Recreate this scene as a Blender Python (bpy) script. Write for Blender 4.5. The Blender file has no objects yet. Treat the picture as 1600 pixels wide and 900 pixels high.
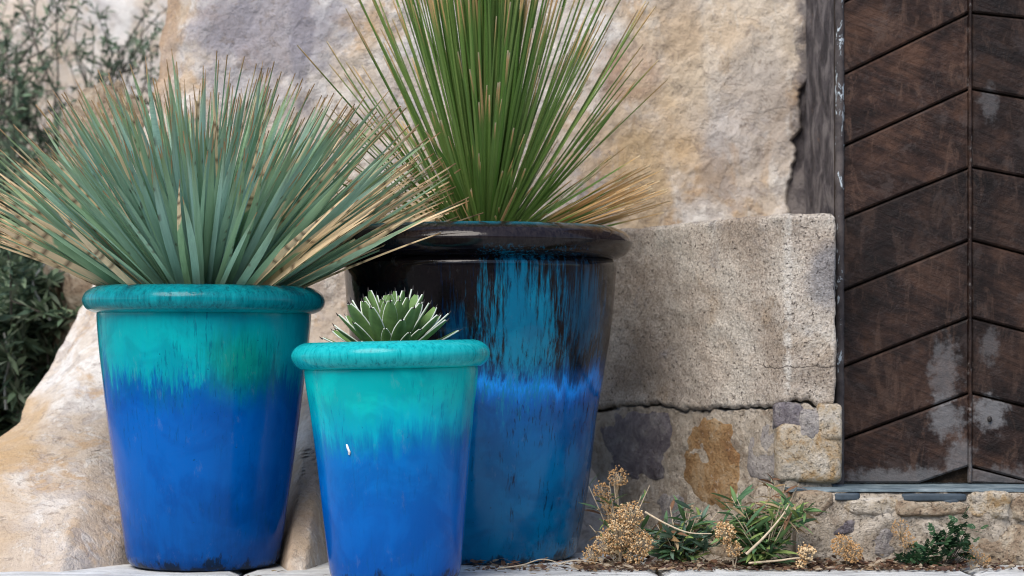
import bpy, math, random
from mathutils import Vector, Matrix, noise as mnoise

scene = bpy.context.scene
COL = scene.collection
R = math.radians
random.seed(7)

# ------------------------------------------------------------------ camera, sky, sun, exposure
F_PX, CAM_H, HORIZON = 1600 * 85.0 / 36.0, 0.5, 540.0
cam = bpy.data.cameras.new('camera')
cam.lens = 85.0; cam.sensor_width = 36.0
cam.shift_y = (HORIZON - 450.0) / 1600.0
cam.clip_start = 0.05; cam.clip_end = 500.0
cam.dof.use_dof = True; cam.dof.focus_distance = 5.22; cam.dof.aperture_fstop = 3.6
cam_o = bpy.data.objects.new('camera', cam); COL.objects.link(cam_o)
cam_o.location = (0, 0, CAM_H); cam_o.rotation_euler = (R(90), 0, 0)
scene.camera = cam_o

SUN_ELEV, SUN_FROM = 50.0, Vector((-0.42, -0.9, 0))       # light comes from behind the camera, left
world = bpy.data.worlds.new('World'); scene.world = world; world.use_nodes = True
wn = world.node_tree.nodes; wl = world.node_tree.links; wn.clear()
sky = wn.new('ShaderNodeTexSky'); sky.sky_type = 'NISHITA'; sky.sun_disc = False
sky.sun_elevation = R(SUN_ELEV); sky.sun_rotation = math.atan2(SUN_FROM.x, SUN_FROM.y)
bg = wn.new('ShaderNodeBackground'); bg.inputs['Strength'].default_value = 0.095
wo = wn.new('ShaderNodeOutputWorld')
wl.new(sky.outputs[0], bg.inputs['Color']); wl.new(bg.outputs[0], wo.inputs['Surface'])
sun = bpy.data.lights.new('sun', 'SUN'); sun.energy = 1.5; sun.angle = R(38); sun.color = (1.0, 0.92, 0.82)
sun_o = bpy.data.objects.new('sun', sun); COL.objects.link(sun_o)
sd = SUN_FROM.normalized() * math.cos(R(SUN_ELEV)) + Vector((0, 0, math.sin(R(SUN_ELEV))))
sun_o.rotation_euler = sd.to_track_quat('Z', 'Y').to_euler(); sun_o.location = (-4, -4, 8)
scene.cycles.filter_width = 1.05
scene.cycles.max_bounces = 4; scene.cycles.diffuse_bounces = 2; scene.cycles.glossy_bounces = 2; scene.cycles.transmission_bounces = 2
vs = scene.view_settings
vs.view_transform = 'Standard'; vs.look = 'None'; vs.exposure = 1.42; vs.gamma = 1.0; vs.use_curve_mapping = False

# ------------------------------------------------------------------ helpers
def PX(px, d): return (px - 800.0) / F_PX * d
def PZ(py, d): return CAM_H - (py - HORIZON) / F_PX * d
def P(px, py, d): return Vector((PX(px, d), d, PZ(py, d)))
def lerp(a, b, t): return a + (b - a) * t
def sstep(a, b, x):
    t = min(1, max(0, (x - a) / (b - a))); return t * t * (3 - 2 * t)
def interp(tab, x):
    if x <= tab[0][0]: return tab[0][1]
    for (x0, y0), (x1, y1) in zip(tab, tab[1:]):
        if x <= x1: return y0 + (y1 - y0) * (x - x0) / (x1 - x0)
    return tab[-1][1]
def fbm(p, sc, octv=4, h=1.0):
    return mnoise.fractal(Vector(p) * sc, h, 2.0, octv)

def tag(o, label=None, cat=None, group=None, kind=None):
    if label: o['label'] = label
    if cat: o['category'] = cat
    if group: o['group'] = group
    if kind: o['kind'] = kind
    return o
def empty(name, loc, label=None, cat=None, group=None):
    o = bpy.data.objects.new(name, None); COL.objects.link(o); o.location = loc
    o.empty_display_size = 0.05
    return tag(o, label, cat, group)
def link(name, me, parent=None):
    o = bpy.data.objects.new(name, me); COL.objects.link(o)
    if parent: o.parent = parent
    return o

class MB:
    def __init__(s): s.v = []; s.f = []; s.m = []; s.c = []
    def add(s, verts, faces, mi=0, cols=None):
        b = len(s.v); s.v += [tuple(v) for v in verts]
        s.f += [tuple(b + i for i in f) for f in faces]
        s.m += (mi if isinstance(mi, list) else [mi] * len(faces))
        if cols is not None: s.c += [tuple(c) for c in cols]
    def grid(s, rows, mi=0, cols=None, closed=False):
        nr, nc = len(rows), len(rows[0]); fs = []
        for i in range(nr - 1):
            for j in range(nc if closed else nc - 1):
                k = (j + 1) % nc
                fs.append((i * nc + j, i * nc + k, (i + 1) * nc + k, (i + 1) * nc + j))
        s.add([v for r in rows for v in r], fs, mi, cols)
    def tube(s, pts, radii, n=5, mi=0, col=None):
        pts = [Vector(p) for p in pts]; rows = []
        for i, p in enumerate(pts):
            t = (pts[min(i + 1, len(pts) - 1)] - pts[max(i - 1, 0)]).normalized()
            u = t.cross(Vector((0.13, 0.31, 0.94)))
            if u.length < 1e-4: u = t.cross(Vector((1, 0, 0)))
            u.normalize(); w = t.cross(u)
            r = radii[i] if isinstance(radii, (list, tuple)) else radii
            rows.append([p + (u * math.cos(a) + w * math.sin(a)) * r for a in (2 * math.pi * k / n for k in range(n))])
        s.grid(rows, mi, [col] * (len(pts) * n) if col is not None else None, closed=True)
    def mesh(s, name, mats, smooth=True):
        me = bpy.data.meshes.new(name); me.from_pydata(s.v, [], s.f)
        for m in (mats if isinstance(mats, (list, tuple)) else [mats]): me.materials.append(m)
        if any(s.m): me.polygons.foreach_set('material_index', s.m)
        if smooth: me.polygons.foreach_set('use_smooth', [True] * len(s.f))
        if s.c and len(s.c) == len(s.v):
            at = me.color_attributes.new('Col', 'FLOAT_COLOR', 'POINT')
            at.data.foreach_set('color', [x for c in s.c for x in (c[0], c[1], c[2], 1.0)])
        me.update(); return me
    def build(s, name, mats, parent=None, smooth=True):
        return link(name, s.mesh(name, mats, smooth), parent)

class NT:
    """small wrapper for building node materials"""
    def __init__(s, name):
        s.mat = bpy.data.materials.new(name); s.mat.use_nodes = True
        s.t = s.mat.node_tree; s.n = s.t.nodes; s.l = s.t.links
        s.b = s.n['Principled BSDF']; s.tc = s.n.new('ShaderNodeTexCoord')
        s.obj = s.tc.outputs['Object']
    def sock(s, inp, v):
        if hasattr(v, 'is_linked') or isinstance(v, bpy.types.NodeSocket): s.l.new(v, inp)
        else: inp.default_value = v
    def vmap(s, scale, loc=(0, 0, 0), vec=None):
        m = s.n.new('ShaderNodeMapping'); s.sock(m.inputs['Vector'], vec or s.obj)
        m.inputs['Scale'].default_value = scale if isinstance(scale, tuple) else (scale,) * 3
        m.inputs['Location'].default_value = loc; return m.outputs[0]
    def noise(s, scale=5, detail=4, rough=0.55, dist=0.0, vec=None, loc=None):
        n = s.n.new('ShaderNodeTexNoise'); v = vec or s.obj
        if isinstance(scale, tuple): v = s.vmap(scale, loc or (0, 0, 0), v); sc = 1.0
        else:
            sc = scale
            if loc: v = s.vmap(1.0, loc, v)
        s.l.new(v, n.inputs['Vector']); n.inputs['Scale'].default_value = sc
        n.inputs['Detail'].default_value = detail; n.inputs['Roughness'].default_value = rough
        n.inputs['Distortion'].default_value = dist; return n.outputs['Fac']
    def voro(s, scale, feature='F1', vec=None):
        n = s.n.new('ShaderNodeTexVoronoi'); n.feature = feature
        s.l.new(vec or s.obj, n.inputs['Vector']); n.inputs['Scale'].default_value = scale
        return n.outputs['Distance']
    def math(s, op, a, b=0.0, clamp=False):
        n = s.n.new('ShaderNodeMath'); n.operation = op; n.use_clamp = clamp
        s.sock(n.inputs[0], a); s.sock(n.inputs[1], b); return n.outputs[0]
    def rng(s, v, a, b, c=0.0, d=1.0, smooth=True):
        n = s.n.new('ShaderNodeMapRange'); n.interpolation_type = 'SMOOTHSTEP' if smooth else 'LINEAR'; n.clamp = True
        s.sock(n.inputs['Value'], v)
        for k, x in zip(('From Min', 'From Max', 'To Min', 'To Max'), (a, b, c, d)): n.inputs[k].default_value = x
        return n.outputs[0]
    def mix(s, f, a, b, mode='MIX'):
        n = s.n.new('ShaderNodeMix'); n.data_type = 'RGBA'; n.blend_type = mode
        s.sock(n.inputs[0], f)
        for i, v in ((6, a), (7, b)):
            if isinstance(v, (tuple, list)): n.inputs[i].default_value = (v[0], v[1], v[2], 1)
            else: s.l.new(v, n.inputs[i])
        return n.outputs[2]
    def ramp(s, f, stops):
        n = s.n.new('ShaderNodeValToRGB'); s.sock(n.inputs[0], f); e = n.color_ramp.elements
        while len(e) < len(stops): e.new(0.5)
        for el, (p, c) in zip(e, stops): el.position = p; el.color = (c[0], c[1], c[2], 1)
        return n.outputs[0]
    def xyz(s, vec=None):
        n = s.n.new('ShaderNodeSeparateXYZ'); s.l.new(vec or s.obj, n.inputs[0]); return n.outputs
    def blob(s, c, rad, wob=0.5, scale=8.0, stretch=(1, 1, 1), soft=0.35):
        """mask of a stain of its own shape round point c"""
        m = s.n.new('ShaderNodeVectorMath'); m.operation = 'SUBTRACT'; s.l.new(s.obj, m.inputs[0]); m.inputs[1].default_value = c
        k = s.n.new('ShaderNodeVectorMath'); k.operation = 'MULTIPLY'; s.l.new(m.outputs[0], k.inputs[0]); k.inputs[1].default_value = stretch
        d = s.n.new('ShaderNodeVectorMath'); d.operation = 'LENGTH'; s.l.new(k.outputs[0], d.inputs[0])
        if not hasattr(s, 'bn'): s.bn = s.noise(scale, 5, 0.65)
        w = s.math('MULTIPLY_ADD', s.bn, wob * 2 * rad)
        w.node.inputs[2].default_value = -wob * rad
        return s.rng(s.math('ADD', d.outputs['Value'], w), rad * (1 - soft), rad * (1 + soft), 1.0, 0.0)
    def attr(s, name='Col'):
        n = s.n.new('ShaderNodeAttribute'); n.attribute_name = name; return n.outputs['Color']
    def bump(s, h, strength=0.4, dist=0.01, normal=None):
        n = s.n.new('ShaderNodeBump'); s.sock(n.inputs['Height'], h)
        n.inputs['Strength'].default_value = strength; n.inputs['Distance'].default_value = dist
        if normal is not None: s.l.new(normal, n.inputs['Normal'])
        return n.outputs[0]
    def out(s, color=None, rough=0.8, normal=None, spec=0.3, coat=0.0, coat_rough=0.1):
        if color is not None:
            if isinstance(color, tuple): s.b.inputs['Base Color'].default_value = (*color, 1)
            else: s.l.new(color, s.b.inputs['Base Color'])
        s.sock(s.b.inputs['Roughness'], rough); s.b.inputs['Specular IOR Level'].default_value = spec
        s.b.inputs['Coat Weight'].default_value = coat; s.b.inputs['Coat Roughness'].default_value = coat_rough
        if normal is not None: s.l.new(normal, s.b.inputs['Normal'])
        return s.mat

# ------------------------------------------------------------------ materials
def mat_wall():
    m = NT('weathered_plaster')
    big, mid, fine = m.noise(2.3, 5, 0.6, 0.4), m.noise(9, 6, 0.65, 0.3, loc=(3, 1, 7)), m.noise(85, 4, 0.75)
    c = m.ramp(big, [(0.36, (.37, .32, .295)), (0.45, (.49, .415, .345)), (0.53, (.57, .51, .45)), (0.62, (.63, .60, .565))])
    c = m.mix(m.rng(m.noise(4.2, 6, 0.7, 0.6, loc=(9, 2, 1)), 0.54, 0.66, 0, .6), c, (.33, .315, .33))      # bare grey patches
    c = m.mix(m.rng(mid, 0.55, 0.72, 0, .7), c, (.66, .63, .59))                                          # lime bloom
    c = m.mix(m.rng(m.noise(5.5, 5, 0.65, 0.5, loc=(1, 8, 4)), 0.52, 0.64, 0, .75), c, (.45, .30, .165))     # ochre
    f1 = m.rng(m.noise(6.5, 7, 0.62, 0.7, loc=(2, 7, 7)), 0.470, 0.535)
    c = m.mix(m.math('MULTIPLY', f1, .55), c, (.50, .41, .315))                                              # render fallen off
    f2 = m.rng(m.noise(15, 6, 0.66, 0.6, loc=(8, 3, 2)), 0.53, 0.60)
    c = m.mix(m.math('MULTIPLY', f2, .50), c, (.37, .335, .32))
    f3 = m.rng(m.noise((20, 20, 9), 6, 0.68, 0.5, loc=(4, 1, 9)), 0.54, 0.62)
    c = m.mix(m.math('MULTIPLY', f3, .45), c, (.70, .675, .63))                                               # lime crust
    D = 6.4
    for px, py, r, st, k, col in (
            (985, 115, .10, (1, .3, 1.3), .75, (.34, .20, .12)), (1010, 230, .13, (1.3, .3, .8), .5, (.45, .33, .20)),
            (248, 60, .13, (2.6, .3, .6), .6, (.36, .22, .11)), (60, 690, .13, (1.3, .3, 1), .7, (.46, .31, .16)), (100, 800, .12, (1.5, .3, .8), .5, (.46, .33, .20)), (480, 790, .12, (1.3, .3, .8), .6, (.38, .27, .17)), (1000, 300, .12, (1.8, .3, .7), .6, (.45, .32, .17)), (1070, 150, .12, (2, .3, .6), .55, (.48, .34, .19)), (1180, 90, .07, (1, .3, 1), .5, (.30, .28, .28)), (1120, 260, .07, (1.6, .3, .8), .5, (.30, .27, .25)), (430, 55, .17, (1, .3, 1), .7, (.26, .25, .29)),
            (470, 60, .10, (3, .3, .6), .6, (.20, .19, .22)), (350, 40, .10, (1, .3, 1.2), .6, (.27, .26, .29)),
            (1120, 60, .18, (.8, .3, 1), .45, (.64, .56, .44)), (1170, 180, .12, (1, .3, .8), .4, (.36, .33, .32)),
            (1060, 30, .09, (1.4, .3, .7), .5, (.40, .28, .17))):
        c = m.mix(m.math('MULTIPLY', m.blob(tuple(P(px, py, D)), r, 0.9, 9.0, (st[0], .03, st[2])), k), c, col)
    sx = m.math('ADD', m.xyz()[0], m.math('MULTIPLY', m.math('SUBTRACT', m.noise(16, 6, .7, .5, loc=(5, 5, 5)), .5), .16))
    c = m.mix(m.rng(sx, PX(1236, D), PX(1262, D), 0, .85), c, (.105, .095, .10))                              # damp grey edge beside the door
    pit = m.rng(m.noise(110, 3, 0.8), 0.56, 0.66)
    c = m.mix(m.math('MULTIPLY', pit, 0.28), c, (.18, .15, .14))
    c = m.mix(m.rng(fine, 0.44, 0.62, 0, .20), c, m.mix(1.0, c, (.50, .47, .45), 'MULTIPLY'))
    c = m.mix(m.rng(m.noise(26, 6, .75, .9, loc=(6, 6, 2)), .57, .63, 0, .55), c, (.20, .16, .13))
    h = m.math('ADD', m.math('MULTIPLY', mid, .6), m.math('ADD', m.math('MULTIPLY', fine, .30), m.math('ADD', m.math('MULTIPLY', f1, -.07), m.math('ADD', m.math('MULTIPLY', f2, -.06), m.math('MULTIPLY', f3, .05)))))
    return m.out(c, 0.92, m.bump(h, 1.0, 0.016), 0.15)
def mat_pier():
    m = NT('granular_render')
    c = m.ramp(m.noise(5, 5, 0.6, 0.3), [(0.38, (.52, .44, .36)), (0.5, (.68, .60, .51)), (0.62, (.78, .72, .63))])
    c = m.mix(m.rng(m.noise(11, 6, 0.7, 0.4, loc=(4, 4, 0)), 0.56, 0.70, 0, .6), c, (.33, .32, .33))
    c = m.mix(m.rng(m.noise(7, 5, 0.6, 0.2, loc=(0, 3, 5)), 0.56, 0.7, 0, .5), c, (.55, .42, .29))
    c = m.mix(m.math('MULTIPLY', m.blob(tuple(P(1296, 430, 5.6)), .05, .6, 15, (1, .6, .7)), .7), c, (.30, .31, .34))
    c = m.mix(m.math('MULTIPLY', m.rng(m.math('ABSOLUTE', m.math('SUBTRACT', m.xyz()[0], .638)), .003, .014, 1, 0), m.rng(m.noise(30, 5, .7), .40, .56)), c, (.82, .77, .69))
    grain = m.noise(190, 4, 0.75); pit = m.rng(m.noise(120, 3, 0.75, loc=(2, 2, 2)), 0.58, 0.68)
    c = m.mix(m.math('MULTIPLY', pit, 0.8), c, (.11, .09, .08))
    c = m.mix(m.rng(m.noise((60, 60, 90), 6, .8, .8, loc=(9, 9, 1)), .60, .68, 0, .5), c, (.15, .12, .11))
    c = m.mix(m.rng(grain, 0.42, 0.58, 0, .75), m.mix(1.0, c, (.6, .58, .56), 'MULTIPLY'), c)
    z = m.xyz()[2]
    zz = m.math('ADD', z, m.math('MULTIPLY', m.noise(14, 4, 0.6), 0.05))
    crack = m.math('MULTIPLY', m.rng(m.math('ABSOLUTE', m.math('SUBTRACT', zz, .475)), 0.0004, 0.0016, 1, 0), m.rng(m.xyz()[0], .56, .60))
    c = m.mix(m.math('MULTIPLY', crack, .8), c, (.10, .085, .075))
    h = m.math('SUBTRACT', m.math('ADD', m.math('MULTIPLY', grain, .5), m.noise(38, 5, 0.7)), m.math('ADD', m.math('MULTIPLY', pit, .6), m.math('MULTIPLY', crack, .6)))
    return m.out(c, 0.92, m.bump(h, 1.0, 0.014), 0.15)
def mat_stone(name, a, b, c3, spots=.5):
    m = NT(name)
    c = m.ramp(m.noise(16, 6, 0.72, 0.6), [(0.36, a), (0.5, b), (0.64, c3)])
    pit = m.rng(m.noise(130, 4, 0.75), 0.56, 0.70)
    c = m.mix(m.math('MULTIPLY', pit, spots), c, (.10, .08, .07))
    c = m.mix(m.rng(m.noise(42, 5, 0.7, loc=(5, 1, 1)), 0.58, 0.74, 0, .55), c, (.60, .57, .52))
    h = m.math('SUBTRACT', m.noise(45, 6, 0.75), m.math('MULTIPLY', pit, .5))
    return m.out(c, 0.92, m.bump(h, 1.0, 0.020), 0.15)
def mat_slab():
    m = NT('pale_paving_stone')
    c = m.ramp(m.noise((7, 22, 7), 6, 0.7, 0.6), [(0.30, (.30, .31, .31)), (0.48, (.50, .51, .50)), (0.65, (.66, .67, .66))])
    c = m.mix(m.rng(m.noise((30, 120, 30), 5, 0.7), 0.55, 0.68, 0, .7), c, (.16, .16, .16))
    c = m.mix(m.rng(m.noise(11, 5, 0.6, loc=(3, 3, 3)), 0.60, 0.72, 0, .5), c, (.36, .28, .20))
    return m.out(c, 0.7, m.bump(m.noise((20, 80, 20), 6, 0.7), 0.7, 0.008), 0.3)
def mat_slate():
    m = NT('blue_slate')
    c = m.ramp(m.noise((14, 14, 80), 5, 0.7, 0.4), [(0.3, (.04, .06, .08)), (0.5, (.11, .15, .17)), (0.72, (.27, .32, .34))])
    return m.out(c, 0.55, m.bump(m.noise((20, 20, 160), 5, 0.7), 0.8, 0.006), 0.4)
def mat_door():
    m = NT('old_brown_planks')
    rot = m.n.new('ShaderNodeMapping'); m.l.new(m.obj, rot.inputs['Vector'])
    rot.inputs['Rotation'].default_value = (0, R(-22), 0)
    g = m.noise((5, 5, 60), 6, 0.7, 0.4, vec=rot.outputs[0])
    c = m.ramp(m.noise(7, 6, 0.65, 0.5), [(0.36, (.008, .0044, .0038)), (0.5, (.024, .0125, .0095)), (0.62, (.056, .030, .020))])
    c = m.mix(m.rng(g, 0.42, 0.60, 0, .75), c, m.mix(1.0, c, (.35, .33, .33), 'MULTIPLY'))
    c = m.mix(m.rng(m.noise((26, 26, 9), 6, 0.75, 0.7, loc=(1, 2, 3)), 0.50, 0.63, 0, .55), c, (.078, .048, .035))   # scuffs
    c = m.mix(m.rng(m.noise(13, 5, 0.7, 0.4, loc=(7, 2, 3)), 0.54, 0.64, 0, .4), c, (.055, .044, .042))               # greyed wood
    oi = m.n.new('ShaderNodeObjectInfo')
    c = m.mix(m.rng(oi.outputs['Random'], 0, 1, 0, 1, False), m.mix(1.0, c, (.62, .60, .60), 'MULTIPLY'), m.mix(1.0, c, (1.35, 1.25, 1.15), 'MULTIPLY'))
    D = 5.72
    for px, py, r, st, k in ((1478, 655, .035, (1, .2, .8), .75), (1545, 645, .034, (1, .2, .9), .85), (1500, 720, .045, (1.6, .2, 1), .6),
                             (1475, 580, .05, (1.6, .2, .7), .45), (1400, 750, .09, (.6, .2, 3.6), .65), (1550, 745, .07, (.8, .2, 3), .5),
                             (1545, 160, .03, (1.5, .2, .9), .35), (1545, 540, .03, (1.5, .2, .8), .35)):
        c = m.mix(m.math('MULTIPLY', m.blob(tuple(P(px, py, D)), r, 1.5, 48.0, st, .45), k * .8), c, (.17, .17, .175))
    ex = m.math('ABSOLUTE', m.math('SUBTRACT', m.xyz()[0], PX(1515, D)))
    c = m.mix(m.math('MULTIPLY', m.rng(ex, .001, .010, 1, 0), m.rng(m.noise(24, 4, .7), .56, .70)), c, (.24, .22, .21))  # rubbed edge
    h = m.math('ADD', m.math('MULTIPLY', g, .7), m.noise(60, 5, .7))
    return m.out(c, m.rng(m.noise(20, 4, .6), .3, .7, .45, .75), m.bump(h, 0.7, 0.006), 0.22)
def mat_frame():
    m = NT('flaked_painted_frame')
    fl = m.rng(m.noise((40, 40, 16), 5, 0.7, 0.6), 0.56, 0.60)
    c = m.mix(fl, m.ramp(m.noise(18, 5, .7), [(.35, (.030, .026, .028)), (.65, (.10, .085, .08))]), (.42, .47, .50))
    return m.out(c, 0.8, m.bump(m.math('ADD', fl, m.noise(50, 4, .7)), .5, .004), .2)
def mat_mortar_dark():
    m = NT('dark_damp_mortar')
    c = m.ramp(m.noise(9, 6, 0.7, 0.5), [(.40, (.045, .040, .043)), (.5, (.095, .084, .088)), (.60, (.19, .17, .165))])
    c = m.mix(m.rng(m.noise(22, 5, .7, loc=(2, 5, 1)), .62, .70, 0, .6), c, (.30, .19, .13))
    return m.out(c, .9, m.bump(m.noise(60, 6, .75), .9, .008), .15)
def mat_soil():
    m = NT('dark_potting_soil')
    return m.out(m.ramp(m.noise(60, 5, .7), [(.3, (.012, .009, .007)), (.7, (.06, .042, .03))]), .95, m.bump(m.noise(90, 5, .7), 1, .01), .1)

def mat_glaze(name, H, stops, drip, streak_col, streak_k, rim_z, rim_cols, blot=None, seed=(0, 0, 0), rough=.16, var=.50, spec=.13, lip=None):
    """two-tone ceramic glaze that ran down the pot: colour follows the height, its border drips"""
    m = NT(name); zn = m.math('DIVIDE', m.xyz()[2], H)
    n1 = m.noise((13, 13, 1.8), 5, .65, .4, loc=seed); n2 = m.noise((120, 120, 2.6), 4, .75, .2, loc=seed)
    big = m.noise(4.5, 3, .5, .4, loc=seed)
    t = m.math('ADD', zn, m.math('MULTIPLY', m.math('SUBTRACT', n1, .5), drip * 1.9))
    t = m.math('ADD', t, m.math('MULTIPLY', m.math('SUBTRACT', n2, .5), drip * 1.25))
    t = m.math('ADD', t, m.math('MULTIPLY', m.math('SUBTRACT', big, .5), drip * .9))
    c = m.ramp(t, stops)
    if blot:
        for cpos, r, st, col, k, wob in blot:
            bn = m.n.new('ShaderNodeVectorMath'); bn.operation = 'SUBTRACT'; m.l.new(m.obj, bn.inputs[0]); bn.inputs[1].default_value = cpos
            bk = m.n.new('ShaderNodeVectorMath'); bk.operation = 'MULTIPLY'; m.l.new(bn.outputs[0], bk.inputs[0]); bk.inputs[1].default_value = st
            bd = m.n.new('ShaderNodeVectorMath'); bd.operation = 'LENGTH'; m.l.new(bk.outputs[0], bd.inputs[0])
            w = m.math('ADD', m.math('MULTIPLY', m.math('SUBTRACT', n2, .5), wob * r * 3.2), m.math('MULTIPLY', m.math('SUBTRACT', n1, .5), wob * r * 2))
            c = m.mix(m.math('MULTIPLY', m.rng(m.math('ADD', bd.outputs['Value'], w), r * .20, r * 1.30, 1, 0), k), c, col)
    c = m.mix(m.rng(m.noise(9, 4, .6, .5, loc=(seed[0] + 4, 1, 2)), .42, .60, 0, var), c, m.mix(1.0, c, (.35, .55, .66), 'MULTIPLY'))
    stk = m.math('MULTIPLY', m.rng(m.noise((130, 130, 6), 4, .75, .3, loc=(2, seed[1], 5)), .54, .66), m.rng(m.noise(7, 3, .5, loc=(1, 1, seed[2])), .42, .58))
    c = m.mix(m.math('MULTIPLY', stk, streak_k), c, streak_col)
    speck = m.rng(m.noise(95, 2, .5, loc=(8, 3, seed[0])), .74, .78)
    c = m.mix(m.math('MULTIPLY', speck, .6), c, streak_col)
    dz = m.math('ADD', m.xyz()[2], m.math('MULTIPLY', m.math('SUBTRACT', m.noise((30, 30, 12), 4, .7, loc=seed), .5), .16))
    c = m.mix(m.rng(dz, .0, .022, .85, 0), c, (.004, .010, .018))            # dark bare foot where the glaze stopped
    c = m.mix(m.rng(m.noise((45, 45, 20), 5, .75, .3, loc=(3, 3, 3)), .58, .72, 0, .07), c, (.30, .33, .34))      # chalky water marks
    rc = m.ramp(m.noise((120, 120, 12), 4, .7, .4, loc=seed), [(.30, rim_cols[0]), (.45, rim_cols[1]), (.70, rim_cols[2])])
    c = m.mix(m.rng(m.xyz()[2], rim_z - .004, rim_z + .006), c, rc)
    if lip: c = m.mix(m.math('MULTIPLY', m.rng(m.xyz()[2], lip[0], lip[0] + .012), m.rng(n1, .40, .52)), c, lip[1])
    h = m.math('ADD', m.math('MULTIPLY', n1, .5), m.math('MULTIPLY', m.noise(38, 3, .5), .35))
    return m.out(c, m.rng(m.noise(24, 4, .6, loc=seed), .3, .7, rough * .75, rough * 1.5), m.bump(h, .22, .006), spec)

def mat_leaf(name, rough=.55, spec=.3, trans=.34, nscale=(6, 160, 160), var=.35):
    m = NT(name); a = m.attr()
    n = m.noise(nscale, 4, .6)
    c = m.mix(m.rng(n, .3, .7, 0, var), a, m.mix(1.0, a, (.45, .5, .5), 'MULTIPLY'))
    oi = m.n.new('ShaderNodeObjectInfo')
    c = m.mix(m.rng(oi.outputs['Random'], 0, 1, 0, .25, False), c, m.mix(1.0, c, (.62, .66, .66), 'MULTIPLY'))
    m.out(c, rough, m.bump(n, .2, .002), spec)
    tr = m.n.new('ShaderNodeBsdfTranslucent'); m.l.new(c, tr.inputs['Color'])
    mx = m.n.new('ShaderNodeMixShader'); mx.inputs[0].default_value = trans
    o = m.n['Material Output']; m.l.new(m.b.outputs[0], mx.inputs[1]); m.l.new(tr.outputs[0], mx.inputs[2]); m.l.new(mx.outputs[0], o.inputs['Surface'])
    return m.mat
def mat_plain(name, col, rough=.7, spec=.25, k=.5, scale=60):
    m = NT(name)
    c = m.mix(m.rng(m.noise(scale, 4, .7), .3, .7, 0, k), col, tuple(x * .4 for x in col))
    return m.out(c, rough, m.bump(m.noise(scale * 2, 3, .6), .3, .002), spec)

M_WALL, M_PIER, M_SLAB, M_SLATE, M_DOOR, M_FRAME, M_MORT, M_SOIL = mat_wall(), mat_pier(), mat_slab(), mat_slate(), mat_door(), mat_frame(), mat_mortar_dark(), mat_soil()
M_SLATED = mat_plain('dark_slate', (.045, .065, .085), .6, .4, .5, 60)
M_OCHRE = mat_stone('ochre_sandstone', (.27, .15, .07), (.37, .23, .11), (.47, .35, .22), .5)
M_CORNER = mat_stone('cream_sandstone', (.42, .28, .14), (.55, .47, .36), (.66, .60, .52), .6)
M_PURPLE = mat_stone('purple_grey_stone', (.15, .13, .145), (.24, .215, .225), (.40, .37, .35), .3)
M_GREY = mat_stone('grey_stone', (.24, .22, .22), (.37, .34, .32), (.50, .46, .42), .4)
M_BUFF = mat_stone('buff_rough_stone', (.22, .15, .10), (.40, .31, .22), (.56, .48, .37), .9)
M_ROUGH = mat_stone('rough_lime_mortar', (.31, .25, .19), (.50, .43, .345), (.63, .56, .47), .75)
M_GROUND = mat_stone('gritty_ground', (.25, .22, .19), (.38, .34, .30), (.48, .45, .41), .5)
M_BLADE = mat_leaf('stiff_leaf')
M_WEED = mat_leaf('weed_leaf', .6, .25, .3, (60, 60, 60), .3)
M_DRY = mat_plain('dry_flower', (.56, .34, .16), .9, .1, .5, 200)
M_DRY2 = mat_plain('pale_dry_flower', (.76, .57, .34), .9, .1, .5, 200)
M_STRAW = mat_plain('straw_stem', (.55, .45, .32), .8, .2, .4, 120)
M_TWIG = mat_plain('grey_twig', (.10, .09, .075), .85, .15, .5, 80)
M_PALETWIG = mat_plain('pale_twig', (.42, .43, .40), .85, .15, .4, 80)
M_AGAVE = mat_plain('agave_green', (.15, .265, .085), .55, .3, .45, 45)
M_WHITE = mat_plain('agave_white_edge', (.62, .66, .58), .6, .25, .2, 90)
M_SPINE = mat_plain('dark_spine', (.020, .016, .014), .5, .4, .3, 90)
M_CHIP = mat_plain('bare_white_clay', (.78, .80, .80), .8, .2, .2, 90)

# ------------------------------------------------------------------ ground
mb = MB(); n = 40
rows = []
for j in range(n + 1):
    y = -60 + 160 * j / n
    rows.append([(-80 + 160 * i / n, y, -0.022) for i in range(n + 1)])
mb.grid(rows); ground = tag(mb.build('ground', M_GROUND), kind='structure')
def slab(x0, x1, y0, y1, seed):
    m = MB(); nx, ny = 34, 12; top = []
    for j in range(ny + 1):
        r = []
        for i in range(nx + 1):
            u, v = i / nx, j / ny
            x, y = lerp(x0, x1, u), lerp(y0, y1, v)
            e = min(u * (x1 - x0), (1 - u) * (x1 - x0), v * (y1 - y0), (1 - v) * (y1 - y0))
            ex = .010 * mnoise.noise(Vector((x * 9, y * 9, seed)))
            z = .0025 * fbm((x, y, seed), 9, 4) - .009 * (1 - sstep(0, .018, e)) - .001
            edge = (i in (0, nx)) or (j in (0, ny))
            r.append((x + (ex if edge else 0), y + (ex if edge else 0), z))
        top.append(r)
    m.grid(top)
    rim = [top[0][i] for i in range(nx + 1)] + [top[j][nx] for j in range(1, ny + 1)] + [top[ny][i] for i in range(nx - 1, -1, -1)] + [top[j][0] for j in range(ny - 1, 0, -1)]
    m.grid([[(p[0], p[1], -.021) for p in rim], rim], closed=True)
    return m.build('paving_slab', M_SLAB, ground)
xs = [-2.3, -1.30, -.60, .33, 1.02, 1.9]
for i in range(5): slab(xs[i] + .005, xs[i + 1] - .005, 4.72, 5.62 if i != 2 else 5.95, i * 3.7)
xs = [-2.0, -.9, .1, 1.15, 2.0]
for i in range(4): slab(xs[i] + .005, xs[i + 1] - .005, 3.85, 4.71, 40 + i * 3.7)

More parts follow.
